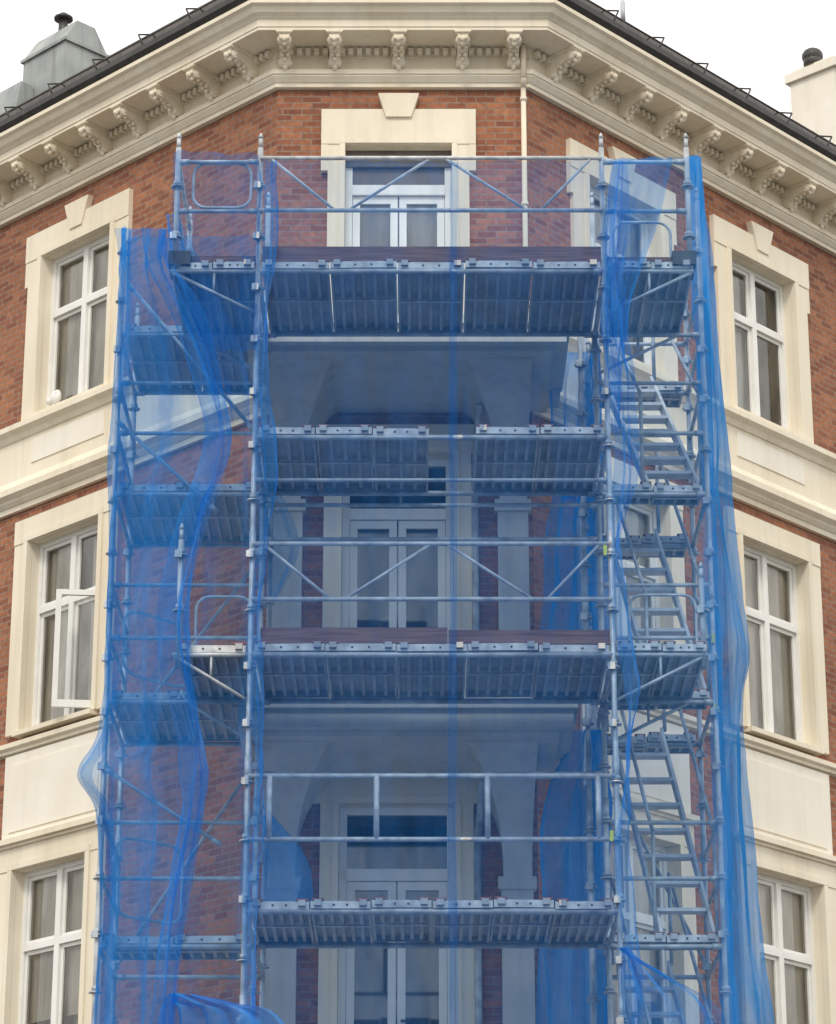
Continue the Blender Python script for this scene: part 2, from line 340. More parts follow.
ap1=MB(); ap1.box(-.62,.62,-.062,-.045,-.54,-.27); ap1me=mesh('apron',ap1,['render'])
kinds=['blind','pair','blind','pair','left','blind']; kc=0
for fr,cs in ((FL,WLc),(FR,WRc)):
    for c in cs:
        for i,(z0,z1) in enumerate(ST):
            p=fr(c,0,z0); w=empty('window',p,bld,fr.a); h=z1-z0
            k=kits[i]
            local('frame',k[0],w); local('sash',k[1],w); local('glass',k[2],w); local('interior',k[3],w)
            local('surround',surs[i],w); local('sill',sm,w)
            if i==1: local('apron',apme,w)
            if i==0: local('apron',ap1me,w)
            mt=random.choice(['curtain','curtain','curtain2']); kd=kinds[kc%6]; kc+=1
            if kd=='pair':
                local('curtain',curtain_mesh(-.58,-.10,h,mat=mt,y=.218,amp=.010),w); local('curtain',curtain_mesh(.2,.58,h,mat=mt,y=.218,amp=.010),w)
            elif kd=='blind':
                local('blind',curtain_mesh(-.58,.58,h,mat='curtain',z0=h*random.choice([.02,.02,.3]),amp=.003,y=.21),w)
            else:
                local('curtain',curtain_mesh(-.58,.05,h,mat=mt,y=.218,amp=.010),w)
            if fr is FL and c==WLc[0] and i==1:
                lf=MB(); L_=.49; H_=h*.64-.09; t=.058
                lf.box(-L_,-L_+t,0,.04,0,H_); lf.box(-t,0,0,.04,0,H_); lf.box(-L_+t,-t,0,.04,0,t+.02); lf.box(-L_+t,-t,0,.04,H_-t,H_)
                local('open_casement',mesh('open_casement',lf,['white']),w,(.54,.09,.07),(0,0,math.radians(50)))
                g=MB(); g.face([(-L_+t,.02,t),(-t,.02,t),(-t,.02,H_-t),(-L_+t,.02,H_-t)]); 
                local('casement_glass',mesh('casement_glass',g,['glass']),w,(.54,.09,.07),(0,0,math.radians(50)))
            if fr is FL and c==WLc[0] and i==0:
                g=MB(); g.tube((-.40,.05,.0),(-.40,.05,.10),.05,10,r2=.03); g.ball((-.37,.04,.18),.085,0,(1.2,.5,1)); g.ball((-.46,.04,.16),.05); g.ball((-.33,.04,.22),.04)
                local('ornament',mesh('ornament',g,['white']),w)
for i,(z0,z1,zt) in enumerate(DST):
    w=empty('balcony_door',FC(DC,0,z0),bld,0); h=z1-z0; t=zt-z0
    f=MB(); q=DH
    f.box(-q,-q+.07,.12,.22,0,h); f.box(q-.07,q,.12,.22,0,h); f.box(-q+.07,q-.07,.12,.22,h-.07,h); f.box(-q+.07,q-.07,.09,.22,t-.06,t+.05)
    local('frame',mesh('frame',f,['white']),w)
    for s in (-1,1):
        l=MB(); xa=.008; xb=q-.075
        def bx(a,b,z_0,z_1,ya=.13,yb=.18): l.box(min(s*a,s*b),max(s*a,s*b),ya,yb,z_0,z_1)
        bx(xa,xa+.075,.03,t-.065); bx(xb-.075,xb,.03,t-.065); bx(xa+.075,xb-.075,t-.145,t-.065); bx(xa+.075,xb-.075,.03,.16); bx(xa+.075,xb-.075,.16,.62,.145,.17); bx(xa+.075,xb-.075,.62,.70)
        local('door_leaf',mesh('door_leaf',l,['white']),w)
    l=MB(); l.tube((.05,.10,1.02),(.05,.13,1.02),.012,8); l.tube((.05,.10,1.02),(.15,.10,1.02),.01,8); local('handle',mesh('handle',l,['dark']),w)
    gz=h-.07 if i else t
    g=MB(); g.face([(-q+.07,.155,.63),(q-.07,.155,.63),(q-.07,.155,gz),(-q+.07,.155,gz)]); local('glass',mesh('glass',g,['glass']),w)
    if i==0:
        g=MB(); g.box(-q+.07,q-.07,.14,.17,t+.05,h-.071,0); g.box(-q+.002,q-.002,.085,.119,h-.18,h-.002,0); local('added_transom_board',mesh('added_transom_board',g,['transom_dark']),w)  # added board replaces sky-bright transom glass; second box adds a dark head band
    ro=MB(); D=1.3; a=q+.2
    ro.face([(-a,D,0),(a,D,0),(a,D,h+.1),(-a,D,h+.1)]); ro.face([(-a,.33,0),(-a,D,0),(-a,D,h+.1),(-a,.33,h+.1)]); ro.face([(a,.33,0),(a,.33,h+.1),(a,D,h+.1),(a,D,0)]); ro.face([(-a,.33,h+.1),(a,.33,h+.1),(a,D,h+.1),(-a,D,h+.1)])
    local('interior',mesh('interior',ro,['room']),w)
    if i==0: local('curtain',curtain_mesh(-.5,.5,t-.1,y=.29,mat='curtain',z0=.0,amp=.012),w)
    s=MB(); o=q+.25
    s.box(-o+.07,-q-.002,-.06,.02,0,h+.001); s.box(q+.002,o-.07,-.06,.02,0,h+.001); s.box(-o,o,-.07,.02,h+.002,h+.40 if i==0 else h+.3)
    s.box(-q-.06,-q-.003,-.085,-.055,0,h+.003); s.box(q+.003,q+.06,-.085,-.055,0,h+.003); s.box(-q-.06,q+.06,-.086,-.055,h+.005,h+.06)
    if i==0:
        s.box(-o-.0,-o+.07,-.065,.02,h-.3,h+.001); s.box(o-.07,o,-.065,.02,h-.3,h+.001)
        H=h+.40; p=[(-.13,h+.30),(.13,h+.30),(.21,H+.17),(-.21,H+.17)]
        vs=[Vector((x,-.10,z)) for x,z in p]+[Vector((x,.01,z)) for x,z in p]
        s.idx(vs,[(0,1,2,3),(0,4,5,1),(1,5,6,2),(2,6,7,3),(3,7,4,0)])
    local('surround',mesh('surround',s,['cream']),w)
for zb in (10.80,7.04):
    b=empty('balcony',(DC,W-.8,zb),bld,0)
    s=MB()
    YF=25.12
    s.box(-1.62,1.40,YF,W-.01,zb,zb+.24); s.box(-1.66,1.44,YF-.05,W-.02,zb+.17,zb+.262); s.box(-1.50,1.28,YF+.12,W-.005,zb-.05,zb+.01)
    make('slab',s,['balc'],b)
    for xc,sd in ((-1.28,1),(.93,-1)):
        s=MB(); n=12; rings=[]
        for k in range(n+1):
            t=k/n; z=zb-.052-1.0*t; c=(1-t)**2.2
            yf=W-.14-1.25*c; xi=xc+sd*(.13+.34*(1-t)**3); xo=xc-sd*(.14+.02*c)
            rings.append([Vector((xo,yf,z)),Vector((xi,yf,z)),Vector((xi,W-.01,z)),Vector((xo,W-.01,z))])
        vs=[v for r in rings for v in r]
        s.idx(vs,[(4*k+j,4*k+(j+1)%4,4*k+4+(j+1)%4,4*k+4+j) for k in range(n) for j in range(4)]+[(4*n,4*n+1,4*n+2,4*n+3)])
        make('console',s,['balc'],b)
for z0,z1 in ((7.31,9.79),(3.8,6.03)):
    for xc in (-1.28,.93):
        s=MB(); s.box(xc-.15,xc+.15,W-.10,W+.01,z0,z1); s.box(xc-.18,xc+.18,W-.14,W+.01,z1-.12,z1-.002); make('pilaster',s,['balc'],bld)
s=MB(); s.box(-1.4,1.1,25.9,W,3.4,3.6); make('canopy',s,['render'],bld)
s=MB(); s.tube((1.09,W-.055,14.36),(1.09,W-.055,11.1),.028,10)
for z in (14.2,13.0,11.9): s.tube((1.09,W-.055,z),(1.09,W-.055,z+.04),.038,10)
s.tube((1.09,W-.055,14.36),(1.09,W-.16,14.42),.028,10); s.tube((1.09,W-.16,14.42),(1.09,W-.16,14.80),.028,10)
make('downpipe',s,['cream'],bld)
for zo in (0,-3.75):
    s=MB(); s.tube((.60,W-.75,10.75+zo),(.60,W-.75,10.55+zo),.035,8); s.tube((.60,W-.75,10.55+zo),(.56,W-.07,10.15+zo),.035,8); s.tube((.56,W-.07,10.15+zo),(.56,W-.07,7.3+zo),.035,8); make('downpipe',s,['steel'],bld)
def rbox(mb,cx,cy,hx,hy,z0,z1,ang,m=0,hx1=None,hy1=None):
    hx1=hx if hx1 is None else hx1; hy1=hy if hy1 is None else hy1
    c,s_=math.cos(ang),math.sin(ang); vs=[]
    for z,a,b in ((z0,hx,hy),(z1,hx1,hy1)):
        for sy in (-1,1):
            for sx in (-1,1):
                x,y=sx*a,sy*b; vs.append(Vector((cx+c*x-s_*y,cy+s_*x+c*y,z)))
    mb.idx(vs,[(0,2,3,1),(4,5,7,6),(0,1,5,4),(2,6,7,3),(0,4,6,2),(1,3,7,5)],m)
s=MB(); cx,cy=-4.42,32.2
rbox(s,cx,cy,.42,.32,15.4,17.66,AL); rbox(s,cx,cy,.45,.35,17.66,17.70,AL); rbox(s,cx,cy,.43,.33,17.70,18.02,AL,0,.40,.14)
s.tube((cx-.04,cy,17.95),(cx-.04,cy,18.24),.06,12,1); s.tube((cx-.04,cy,18.24),(cx-.04,cy,18.27),.12,12,1); s.tube((cx-.04,cy,18.27),(cx-.04,cy,18.33),.11,12,1,r2=.04)
for k in range(3): rbox(s,cx,cy,.424,.324,16.2+k*.45,16.215+k*.45,AL)
ch=make('chimney',s,['zinc','dark'],bld); ch['label']='zinc clad chimney with round cowl'
s=MB(); rbox(s,cx-.72,cy+.1,.60,.5,15.5,17.25,AL,0,.40,.08); make('roof_hatch',s,['zinc'],bld)
s=MB(); cx,cy=5.28,33.0
rbox(s,cx,cy,.42,.34,15.4,17.72,AR); rbox(s,cx,cy,.47,.39,17.72,17.84,AR); rbox(s,cx,cy,.40,.32,17.84,17.9,AR)
s.tube((cx-.25,cy-.2,17.9),(cx-.25,cy-.2,18.04),.12,12,1); s.ball((cx-.25,cy-.2,18.05),.14,1,(1,1,.8),12,7)
ch=make('chimney',s,['render','dark'],bld); ch['label']='pale rendered chimney with dark pot'
s=MB(); s.tube((2.42,30.2,15.6),(2.42,30.2,17.9),.018,8); s.tube((2.42,30.2,17.1),(2.42,30.2,17.35),.03,8); s.tube((2.3,30.2,17.6),(2.54,30.2,17.6),.01,6); make('antenna',s,['steel'],bld)
# ------------------------------------------------------------------ scaffold
scf=empty('scaffolding',(0.1,24.5,GZ)); tag(scf,'tall galvanised steel scaffolding with decks and stair tower','scaffolding')
LV=dict(A=10.87,B=9.285,C=7.31,D=5.11,E=3.1,G=1.0)
YF,YB,YC=23.5,24.9,26.35
XA,XB=-1.42,1.653; XO,XP=-2.78,2.65
def standard(x,y,z0,z1,base=True):
    mb=MB(); mb.tube((x,y,z0),(x,y,z1),.0245,10)
    z=math.ceil(z0/.5)*.5+.11
    while z<z1-.05:
        mb.tube((x,y,z-.006),(x,y,z+.006),.060,8); mb.tube((x,y,z+.02),(x,y,z+.055),.036,8)
        if random.random()<.5: mb.box(x-.05,x+.01,y-.06,y-.02,z-.03,z+.03)
        z+=.5
    z=z0+1.75
    while z<z1: mb.tube((x,y,z-.1),(x,y,z+.1),.03,10); z+=2.0
    mb.tube((x,y,z1),(x,y,z1+.10),.019,8); mb.tube((x,y,z1+.10),(x,y,z1+.15),.026,8,r2=.008)
    if base: mb.box(x-.07,x+.07,y-.07,y+.07,z0,z0+.01)
    return make('standard',mb,['steel'],scf)
for x in (XA,XB): standard(x,YF,GZ+.08,12.0)
for x in (XA,XB): standard(x,YB,GZ+.08,12.1)
standard(XO,YB,GZ+.08,11.75); standard(XO,YC,GZ+.08,11.6); standard(XA,YC,GZ+.08,10.6)
standard(XP,YB,GZ+.08,12.15); standard(XP,YC,GZ+.08,12.1); standard(XB,YC,GZ+.08,11.9)
standard(XB-.12,YB+.35,GZ+.08,11.0); standard(XB-.02,YB+.75,GZ+.08,10.9)
standard(-2.16,YF,10.8,12.0,False); standard(-2.16,YB,10.8,11.95,False); standard(2.42,YF,10.8,12.0,False)
standard(-2.03,YF,7.1,8.25,False); standard(2.42,YF,7.1,7.9,False)
def ledger(p,q,r=.022,name='ledger',mat='steel'):
    mb=MB(); mb.tube(p,q,r,8)
    p=Vector(p);q=Vector(q); d=(q-p).normalized()
    mb.tube(p+d*.02,p+d*.10,r*1.35,6); mb.tube(q-d*.10,q-d*.02,r*1.35,6)
    return make(name,mb,[mat],scf)
for k,z in LV.items():
    zz=z-.09
    ledger((XA,YF,zz),(XB,YF,zz),.026); ledger((XA,YB,zz),(XB,YB,zz),.026)
    for x in (XA,XB): ledger((x,YF,zz),(x,YB,zz))
    for x0,x1 in ((XO,XA),(XB,XP)):
        ledger((x0,YB,zz-.01),(x1,YB,zz-.01)); ledger((x0,YC,zz),(x1,YC,zz)); ledger((x0,YB,zz),(x0,YC,zz)); ledger((x1,YB,zz),(x1,YC,zz))
for k in ('B','C','D','E'):
    z=LV[k]
    for dz in (.5,1.0):
        ledger((XO,YB,z+dz),(XA,YB,z+dz),.02,'guard_rail'); ledger((XO,YB,z+dz+.02),(XO,YC,z+dz+.02),.02,'guard_rail')
        ledger((XP,YB,z+dz+.02),(XP,YC,z+dz+.02),.02,'guard_rail'); ledger((XB,YB,z+dz),(XP,YB,z+dz),.02,'guard_rail')
for z in (11.3,11.75): ledger((XP,YB,z+.02),(XP,YC,z+.02),.02,'guard_rail'); ledger((XB,YC,z),(XP,YC,z),.02,'guard_rail')
ledger((XA,YF,8.80),(XB,YF,8.80),.018,'guard_rail'); ledger((XA,YB,9.08),(XB,YB,9.08),.02); ledger((XA,YB,6.55),(XB,YB,6.55),.02); ledger((XA,YB,8.75),(XB,YB,8.75),.02)
def lattice(z0,z1,zig):
    mb=MB()
    for z in (z0,z1): mb.tube((XA,YF-.02,z),(XB,YF-.02,z),.021,8)
    for (a,za),(b,zb) in zig:
        mb.tube((a,YF-.02,za),(b,YF-.02,zb),.014,6)
    make('guard_frame',mb,['steel_light'],scf)
w_=XB-XA
def zz(z0,z1): 
    pts=[.03,.22,.26,.50,.54,.78,.82,.97]
    z=[z1,z0,z0,z1,z1,z0,z0,z1]
    return [((XA+w_*pts[i],z[i]),(XA+w_*pts[i+1],z[i+1])) for i in (0,2,4,6)]
lattice(11.37,11.89,zz(11.37,11.89)); lattice(7.71,8.21,zz(7.71,8.21))
mb=MB()
for z in (5.62,6.16): mb.tube((XA,YF-.02,z),(XB,YF-.02,z),.021,8)
for a in (.06,.35,.65,.95): mb.tube((XA+w_*a,YF-.02,5.62),(XA+w_*a,YF-.02,6.16),.024,8)
make('guard_frame',mb,['steel_light'],scf)
for z in (11.37,11.86):
    ledger((-2.16,YF,z),(XA,YF,z),.02,'guard_rail'); ledger((XB,YF,z),(2.42,YF,z),.02,'guard_rail'); ledger((-2.16,YF,z+.01),(-2.16,YB,z+.01),.02,'guard_rail')
def hoop(x0,x1,y,z0,z1,y1=None):
    mb=MB(); r=.12; y1=y if y1 is None else y1
    pts=[]
    for (cx_,cz,a0) in ((x0+r,z0+r,270),(x0+r,z1-r,180),(x1-r,z1-r,90),(x1-r,z0+r,0)):
        for k in range(5):
            a=math.radians(a0-k*22.5); pts.append((cx_+r*math.cos(a),cz+r*math.sin(a)))
    P3=[Vector((x,y+(y1-y)*(x-x0)/(x1-x0),z)) for x,z in pts]
    for i in range(len(P3)): mb.tube(P3[i],P3[(i+1)%len(P3)],.014,6,caps=False)
    make('hoop_guard',mb,['steel'],scf)
hoop(-2.02,-1.5,YF+.03,11.42,11.86); hoop(1.78,2.3,YF+.5,10.95,11.5); hoop(-2.0,-1.5,YB,7.45,8.2); hoop(1.9,2.5,YB-.05,7.5,8.2)
hoop(-2.65,-2.1,YB+.04,5.3,6.0,y1=YB+.5); hoop(-2.65,-2.1,YB+.04,7.5,8.1,y1=YB+.6)
def plank_mesh(w,L):
    mb=MB(); h=w/2-.006
    mb.box(-h,h,0,L,-.014,0,0); mb.box(-h,-h+.02,0,L,-.07,-.0145,0); mb.box(h-.02,h,0,L,-.07,-.0145,0)
    mb.box(-h,h,-.022,-.001,-.066,-.004,1); mb.box(-h,h,L+.001,L+.022,-.066,-.004,1)
    n=3 if w<.5 else 5
    for i in range(n):
        x=-h+(i+1)*2*h/(n+1); mb.box(x-.016,x+.016,.0,L,-.055,-.015,0)
    mb.box(-h+.02,h-.02,.5*L-.02,.5*L+.02,-.068,-.056,1)
    for x in (-h+.06,h-.06):
        mb.box(x-.03,x+.03,-.055,-.023,-.045,.003,0); mb.box(x-.05,x+.05,-.03,.05,.001,.018,2)
    for k in range(4):
        x=-h+.08+k*(2*h-.16)/3
        mb.tube((x,-.0225,-.036),(x,-.0235,-.036),.011,8,3)
    return mesh('platform',mb,['steel_dark','steel_light','rust','dark'])
pm={}
def deck(x0,x1,y0,y1,z,n):
    w=(x1-x0)/n; L=y1-y0; key=(round(w,3),round(L,3))
    if key not in pm: pm[key]=plank_mesh(w,L)
    for i in range(n):
        local('platform',pm[key],scf,Vector((x0+w*(i+.5),y0+random.uniform(-.012,.012),z+random.uniform(-.010,.010)))-WL[scf.name],(random.uniform(-.004,.004),random.uniform(-.012,.012),random.uniform(-.003,.003)))
deck(XA+.03,XB-.03,YF,YB,LV['A'],5); deck(-2.2,XA-.03,YF,YB,LV['A'],2); deck(XB+.03,2.45,YF,YB,LV['A'],2)
deck(XA+.03,.10,YF,YB,LV['B'],3); deck(.50,XB-.03,YF,YB,LV['B'],2)
deck(XA+.03,XB-.03,YF,YB,LV['C'],5); deck(-2.05,XA-.03,YF,YB,LV['C'],1); deck(XB+.03,2.45,YF,YB,LV['C'],2)
deck(XA+.03,XB-.03,YF,YB,LV['D'],6)
deck(XA+.03,XB-.03,YF,YB,LV['E'],6)
for k in ('A','B','C','D','E'):
    deck(XO+.03,XA-.06,YB+.03,YC if k!='D' else YB+.75,LV[k],2)
for k in ('B','C','D','E'): deck(XB+.04,XP-.04,YB+.02,YB+.35,LV[k],2)
for k in ('A','B','C'): deck(XB+.04,XP-.04,YC-.02,YC+.4,LV[k]-.01,2)
def bracket(x0,x1,z,y):
    mb=MB(); mb.tube((x0,y,z-.09),(x1,y,z-.09),.022,8); mb.tube((x1,y,z-.09),(x0,y,z-.5),.016,8)
    mb.tube((x0+(x1-x0)*.5,y,z-.09),(x0+(x1-x0)*.5,y,z-.3),.012,6); make('bracket',mb,['steel'],scf)
for x0,x1,z in ((XA,-2.2,LV['A']),(XB,2.45,LV['A']),(XA,-2.08,LV['C']),(XB,2.45,LV['C'])):
    for y in (YF,YB): bracket(x0,x1,z,y)
def toe(x0,x1,z,y=YF-.0,h=.15):
    mb=MB(); mb.box(x0,x1,y+.035,y+.06,z+.022,z+h); make('toe_board',mb,['board'],scf)
toe(XA-.62,XA-.02,LV['A'],h=.10,y=YF+.05); toe(XA+.03,XB-.02,LV['A'],h=.17); toe(XB+.02,2.3,LV['A'],h=.08,y=YF+.03); toe(XA+.08,.25,LV['C'],h=.165); toe(.26,XB-.02,LV['C'],h=.145,y=YF+.01)
for x0,x1 in ((-2.22,-2.02),(2.26,2.47)):
    mb=MB(); mb.box(x0,x1,YF-.05,YF+.3,LV['A']-.04,LV['A']+.09); make('end_beam',mb,['dark'],scf)
def brace(p,q): ledger(p,q,.018,'brace')
brace((XO,YB-.03,9.9),(XA-.4,YB-.03,9.0)); brace((XO,YB-.03,6.6),(XA-.3,YB-.03,5.9)); brace((XO,YC,7.3),(XA,YC,9.2)); brace((XO,YC,5.1),(XA,YC,7.2)); brace((XO+.05,YB,11.3),(-1.5,YB,9.8))
brace((XP,YC,5.1),(XB,YC,7.2))
for (x,z0,z1) in ((XB,7.4,9.2),(XB,5.2,7.2),(XB,9.4,10.8),(XB,3.2,5.0)):
    mb=MB()
    y0,y1=YC-.75,YC-.3
    mb.tube((x,y0,z0),(x,y0,z1),.02,8); mb.tube((x,y1,z0),(x,y1,z1),.02,8)
    z=z0+.2
    while z<z1: mb.tube((x,y0,z),(x,y1,z),.014,6); z+=.28
    make('ladder',mb,['steel'],scf)
def stair(z0,z1,x0=1.82,x1=2.28,sk=.30):
    # flight set at a slight angle in plan: foot towards the outer side, head towards the bay
    mb=MB(); ya,yb=YB+.12,YC-.12
    for x in (x0,x1):
        vs=[Vector((xx+(sk if y==ya else 0),y,z)) for xx in (x-.014,x+.014) for (y,z) in ((ya,z0-.07),(ya,z0+.07),(yb,z1+.04),(yb,z1-.10))]
        mb.idx(vs,[(0,1,2,3),(7,6,5,4),(0,4,5,1),(1,5,6,2),(2,6,7,3),(3,7,4,0)],1)
    for x in (x0-.05,x1+.03):
        mb.tube((x+sk,ya,z0+.95),(x,yb,z1+.85),.018,8); mb.tube((x+sk,ya,z0),(x+sk,ya,z0+.95),.018,8); mb.tube((x,yb,z1),(x,yb,z1+.85),.018,8)
    n=8
    for i in range(1,n):
        t=i/n; y=ya+(yb-ya)*t; z=z0+(z1-z0)*t; o=sk*(1-t)
        mb.box(x0+o+.014,x1+o-.014,y-.075,y+.075,z-.02,z+.01,1)
    make('stair',mb,['steel','tread'],scf)
stair(LV['B'],LV['A']); stair(LV['C'],LV['B']); stair(LV['D'],LV['C']); stair(LV['E'],LV['D']); stair(LV['G'],LV['E'])
for x,y,z in ((XP,YB-.03,7.75),(XP-.3,YB-.1,7.4),(XB-.05,YF-.03,8.1),(XP,YB-.03,7.1),(XB-.05,YF-.03,5.6),(XA+.12,YB-.05,5.3)):
    mb=MB(); mb.box(x-.016,x+.016,y-.012,y-.006,z,z+.09); make('inspection_tag',mb,['yellow'],scf)
# ------------------------------------------------------------------ nets
def cr(p0,p1,p2,p3,t):
    return 0.5*((2*p1)+(p2-p0)*t+(2*p0-5*p1+4*p2-p3)*t*t+(3*p1-p0-3*p2+p3)*t*t*t)
def interp(pts,n):
    out=[]; m=len(pts)-1
    for i in range(n+1):
        x=i/n*m; k=min(int(x),m-1); t=x-k
        out.append(cr(pts[max(k-1,0)],pts[k],pts[k+1],pts[min(k+2,m)],t))
    return out
def net(rows,nu,nv,amp,folds,mat='net',label='blue debris net hanging on the scaffold',seed=0,side=0.0,fine=1.0):
    R=[interp(r,nu) for r in rows]
    cols=[interp([R[j][i] for j in range(len(R))],nv) for i in range(nu+1)]
    Wd=max((r[0]-r[-1]).length for r in R); H=(R[0][0]-R[-1][0]).length
    vs=[];uv=[]
    for j in range(nv+1):
        for i in range(nu+1):
            u=i/nu; v=j/nv; p=cols[i][j].copy()
            w1=noise.noise(Vector((seed*7.3,v*H*.45,u*1.5)))
            w2=noise.noise(Vector((seed*3.1+9,v*H*.9,u*Wd*1.3)))
            w3=noise.noise(Vector((seed*5.7+3,v*H*2.2,u*Wd*3)))*fine
            w4=noise.noise(Vector((seed*2.7+1,v*H*6,u*Wd*9)))*fine
            ph=u*folds*2*math.pi+3.5*w1+seed
            tang=(cols[min(i+1,nu)][j]-cols[max(i-1,0)][j]); tang.z=0
            if tang.length<1e-6: tang=Vector((1,0,0))
            tang.normalize(); nrm=Vector((tang.y,-tang.x,0))
            dsp=amp*(.4+1.1*abs(w2))*math.sin(ph)+amp*1.2*w2+amp*.9*w3+amp*.35*w4
            p+=nrm*dsp+tang*side*(w1+.6*w3)
            vs.append(p); uv.append((u*Wd+seed*3.7,v*H))
    fs=[];us=[]
    for j in range(nv):
        for i in range(nu):
            a=j*(nu+1)+i; f=(a,a+1,a+nu+2,a+nu+1); fs.append(f); us.append([uv[x] for x in f])
    mb=MB(); mb.idx(vs,fs,0,True,us)
    o=make('safety_net',mb,[mat]); tag(o,label,'safety net','blue debris netting around the scaffold'); return o
def rowsP(data):
    return [[P(px,py,Y) for px,Y in r] for py,r in data]
YN=23.42
sl=lambda py: 260-(py-160)*.0235
sr=lambda py: 602+(py-160)*.0175
ol=lambda py: 122-(py-230)*.0305
orr=lambda py: 692+(py-160)*.040
pys=[161,300,480,700,900,1075]
net(rowsP([(py,[(sl(py),YN),(sl(py)+60,YN-.02),(sl(py)+130,YN-.03),(457,YN)]) for py in pys]),80,150,.022,6,'net','large translucent blue net across the front of the scaffold',1,.02)
net(rowsP([(py,[(449,YN+.03),((sr(py)+452)/2,YN-.0),(sr(py),YN+.02)]) for py in pys]),70,150,.022,5,'net','large translucent blue net across the front of the scaffold',2,.02)
net(rowsP([(py,[(ol(py),24.84),((sl(py)+ol(py))/2,24.0),(sl(py),YN+.05)]) for py in (236,400,600,800,1075)]),60,150,.03,4,'net_side','translucent blue net closing the side bay',3,0,.6)
net(rowsP([(152,[(173,YN+.02),(215,YN),(261,YN)]),(210,[(172,YN),(214,YN),(259,YN)]),(268,[(176,YN),(215,YN),(258,YN)]),(350,[(205,YN+.1),(228,YN),(256,YN)])]),40,60,.03,3,'net','blue net flap around the top deck corner',4,.03)
Sed=[(228,121,168),(262,119,170),(300,118,186),(350,117,208),(400,115,222),(440,114,227),(480,112,220),(520,111,206),(600,108,190),(650,106,190),(700,104,197),(740,97,202),(775,79,204),(815,98,200),(900,101,184),(1000,97,176),(1075,95,172)]
net(rowsP([(py,[(a,24.78),((a+b)/2,23.9),(b-8,23.36),(b,23.34)]) for py,a,b in Sed]),70,190,.06,3.5,'net_side','loose blue net with a wavy free edge hanging beside the scaffold',5,.04,.5)
net(rowsP([(py,[(b-26-6*math.sin(py*.013),23.42),(b-13,23.30),(b+2,23.38)]) for py,a,b in Sed]),24,200,.045,1.2,'net_side','curled hem of a loose blue net',6,.03,.6)
net(rowsP([(py,[(a-1,24.86),(a+7,24.78),(a+13,24.8)]) for py,a,b in Sed]),10,160,.035,1.0,'net_mid','blue net gathered along the outer scaffold pole',7,0,.6)
net(rowsP([(214,[(166,23.9),(172,23.8),(178,23.7)]),(250,[(166,23.9),(182,23.7),(196,23.5)]),(300,[(176,23.8),(200,23.6),(222,23.45)]),(360,[(196,23.7),(222,23.5),(246,23.42)]),(420,[(216,23.6),(232,23.5),(250,23.42)])]),30,70,.045,2.5,'net_side','blue net sagging from the top deck corner',23,.04)
def bunch(fx,wd,seed,y0=160,y1=1075,mat='net_mid',amp=.05,ph=0.0,sw=7):
    n=12; dat=[]
    for i in range(n+1):
        py=y0+(y1-y0)*i/n; c=fx(py)+sw*math.sin(i*1.7+ph)
        ww=wd*(.6+.7*abs(math.sin(i*1.1+ph*2)))
        dat.append((py,[(c-ww/2,YN-.02),(c,YN-.07),(c+ww/2,YN-.02)]))
    net(rowsP(dat),18,190,amp,1.4,mat,'blue net gathered around a front scaffold pole',seed,.03)
bunch(lambda p:sl(p)+11,12,8,ph=.4,sw=4,amp=.035); bunch(lambda p:sr(p)+14,16,9,ph=1.9,sw=6,amp=.045)
net(rowsP([(py,[(sr(py),YN+.03),((sr(py)+orr(py))/2+12,YN-.02),(orr(py)+3,YN+.1),(orr(py)+8,24.75)]) for py in (157,300,480,700,900,1075)]),60,150,.025,3,'net_side','translucent blue net closing the stair tower',10,.02,.6)
net(rowsP([(158,[(615,23.38),(642,23.36),(672,23.36)]),(230,[(608,23.36),(630,23.34),(655,23.36)]),(300,[(606,23.36),(618,23.34),(632,23.36)]),(360,[(609,23.36),(617,23.34),(626,23.36)]),(430,[(612,23.36),(617,23.34),(622,23.36)])]),36,80,.045,2.5,'net_mid','blue net drawn around the top corner of the stair tower',11,.04)
OUT=[(156,697),(230,708),(300,714),(380,720),(450,725),(520,731),(590,741),(650,752),(700,744),(760,746),(850,753),(940,761),(1010,769),(1075,772)]
net(rowsP([(py,[(orr(py)-3,24.9),((orr(py)+q)/2+1,25.6),(q,26.3)]) for py,q in OUT]),40,210,.045,2.2,'net_dense','dense blue net billowing down the outer side of the scaffold',12,.03,.35)
net(rowsP([(455,[(575,25.5),(588,25.3),(600,25.0)]),(520,[(548,26.5),(575,25.9),(603,25.0)]),(580,[(546,26.5),(575,25.9),(606,25.0)]),(645,[(540,26.5),(575,25.9),(607,25.0)])]),36,60,.05,4,'net_dense','blue net hanging between balcony and stair tower',14)
net(rowsP([(730,[(570,25.9),(590,25.5),(607,25.0)]),(800,[(545,26.5),(578,25.9),(609,25.0)]),(900,[(540,26.5),(575,25.9),(611,25.0)]),(1075,[(540,26.5),(575,25.9),(612,25.0)])]),36,80,.05,4,'net_dense','blue net hanging between balcony and stair tower',15)
net(rowsP([(352,[(556,26.4),(580,25.8),(600,25.0)]),(430,[(552,26.4),(578,25.8),(602,25.0)]),(500,[(560,26.4),(580,25.8),(603,25.0)])]),36,50,.05,4,'net_mid','blue net hanging between balcony and stair tower',18)
net(rowsP([(815,[(262,25.3),(267,25.3),(272,25.3)]),(860,[(262,25.3),(285,25.3),(308,25.4)]),(905,[(258,25.3),(285,25.3),(315,25.4)])]),20,30,.03,2,'net_dense','blue net corner caught inside the scaffold',19)
net(rowsP([(480,[(262,25.3),(268,25.3),(274,25.3)]),(545,[(262,25.3),(280,25.3),(300,25.4)]),(600,[(260,25.3),(268,25.3),(276,25.4)])]),20,30,.03,2,'net_mid','blue net corner caught inside the scaffold',20)
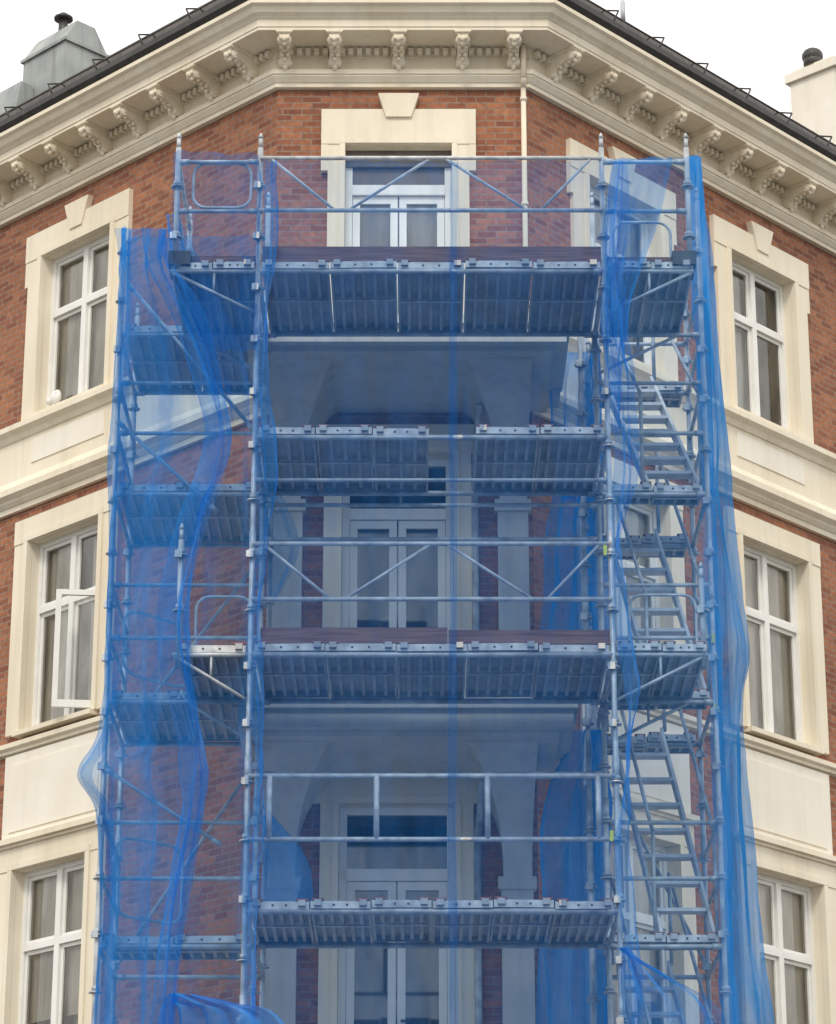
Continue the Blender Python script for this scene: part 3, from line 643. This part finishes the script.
net(rowsP([(994,[(172,23.5),(180,23.35),(190,23.3)]),(1004,[(170,23.5),(200,23.3),(235,23.3)]),(1016,[(168,23.5),(220,23.25),(275,23.3)]),(1080,[(160,23.5),(235,23.3),(320,23.35)])]),60,60,.07,4,'net_dense','bunched blue net rolled up at the foot of the sheet',21,.05)
net(rowsP([(948,[(621,23.3),(624,23.3),(627,23.35)]),(980,[(622,23.3),(652,23.3),(680,23.35)]),(1010,[(622,23.3),(672,23.3),(722,23.35)]),(1075,[(622,23.3),(680,23.3),(745,23.35)])]),44,50,.06,4,'net_mid','blue net pulled diagonally over the stair tower',22,.05)
# ------------------------------------------------------------------ ground
mb=MB(); S=400; mb.face([(-S,-S,GZ-.12),(S,-S,GZ-.12),(S,S,GZ-.12),(-S,S,GZ-.12)]); g=make('ground',mb,['asphalt']); tag(g,'wide dark asphalt ground around the building',None,None,'structure')
mb=MB(); 
pv=[FL(-LEN,-3.6,0),Vector((XL-3.0,W-5.2,0)),Vector((XR+3.0,W-5.2,0)),FR(LEN,-3.6,0),FR(LEN,.2,0),Vector((XR,W+.2,0)),Vector((XL,W+.2,0)),FL(-LEN,.2,0)]
top=[Vector((p.x,p.y,GZ)) for p in pv]; bot=[Vector((p.x,p.y,GZ-.12)) for p in pv]
mb.idx(top+bot,[(0,1,2,3,4,5,6,7)]+[(i,i+8,(i+1)%8+8,(i+1)%8) for i in range(8)])
g=make('pavement',mb,['paving']); tag(g,'stone pavement with raised kerb at the building corner',None,None,'structure')
# ------------------------------------------------------------------ light
wd=bpy.data.worlds.new('World'); scene.world=wd; wd.use_nodes=True; nt=wd.node_tree; nt.nodes.clear()
out=nt.nodes.new('ShaderNodeOutputWorld'); bg=nt.nodes.new('ShaderNodeBackground'); sky=nt.nodes.new('ShaderNodeTexSky')
sky.sky_type='NISHITA'; sky.sun_disc=False; sky.sun_elevation=math.radians(44); sky.sun_rotation=math.radians(188); sky.dust_density=4
mx=nt.nodes.new('ShaderNodeMix'); mx.data_type='RGBA'; mx.inputs[0].default_value=0.93
mx.inputs[7].default_value=(10.4,10.25,10.0,1)
nt.links.new(sky.outputs[0],mx.inputs[6]); nt.links.new(mx.outputs[2],bg.inputs[0]); bg.inputs[1].default_value=0.14
nt.links.new(bg.outputs[0],out.inputs[0])
sun=bpy.data.lights.new('sun','SUN'); sun.energy=1.5; sun.angle=math.radians(14); sun.color=(1,.95,.86)
so=bpy.data.objects.new('sun',sun); coll.objects.link(so); so.location=(0,0,30)
az=math.radians(188); el=math.radians(44)
dirv=Vector((math.sin(az)*math.cos(el),math.cos(az)*math.cos(el),math.sin(el)))
so.rotation_euler=dirv.to_track_quat('Z','Y').to_euler()
cam=bpy.data.cameras.new('camera'); co=bpy.data.objects.new('camera',cam); coll.objects.link(co)
cam.lens=F*36/1024; cam.sensor_width=36; cam.clip_end=2000; co.location=(0,0,0); co.rotation_euler=(math.radians(90)+PIT,0,0)
scene.camera=co
scene.view_settings.view_transform='Standard'; scene.view_settings.look='None'; scene.view_settings.exposure=0
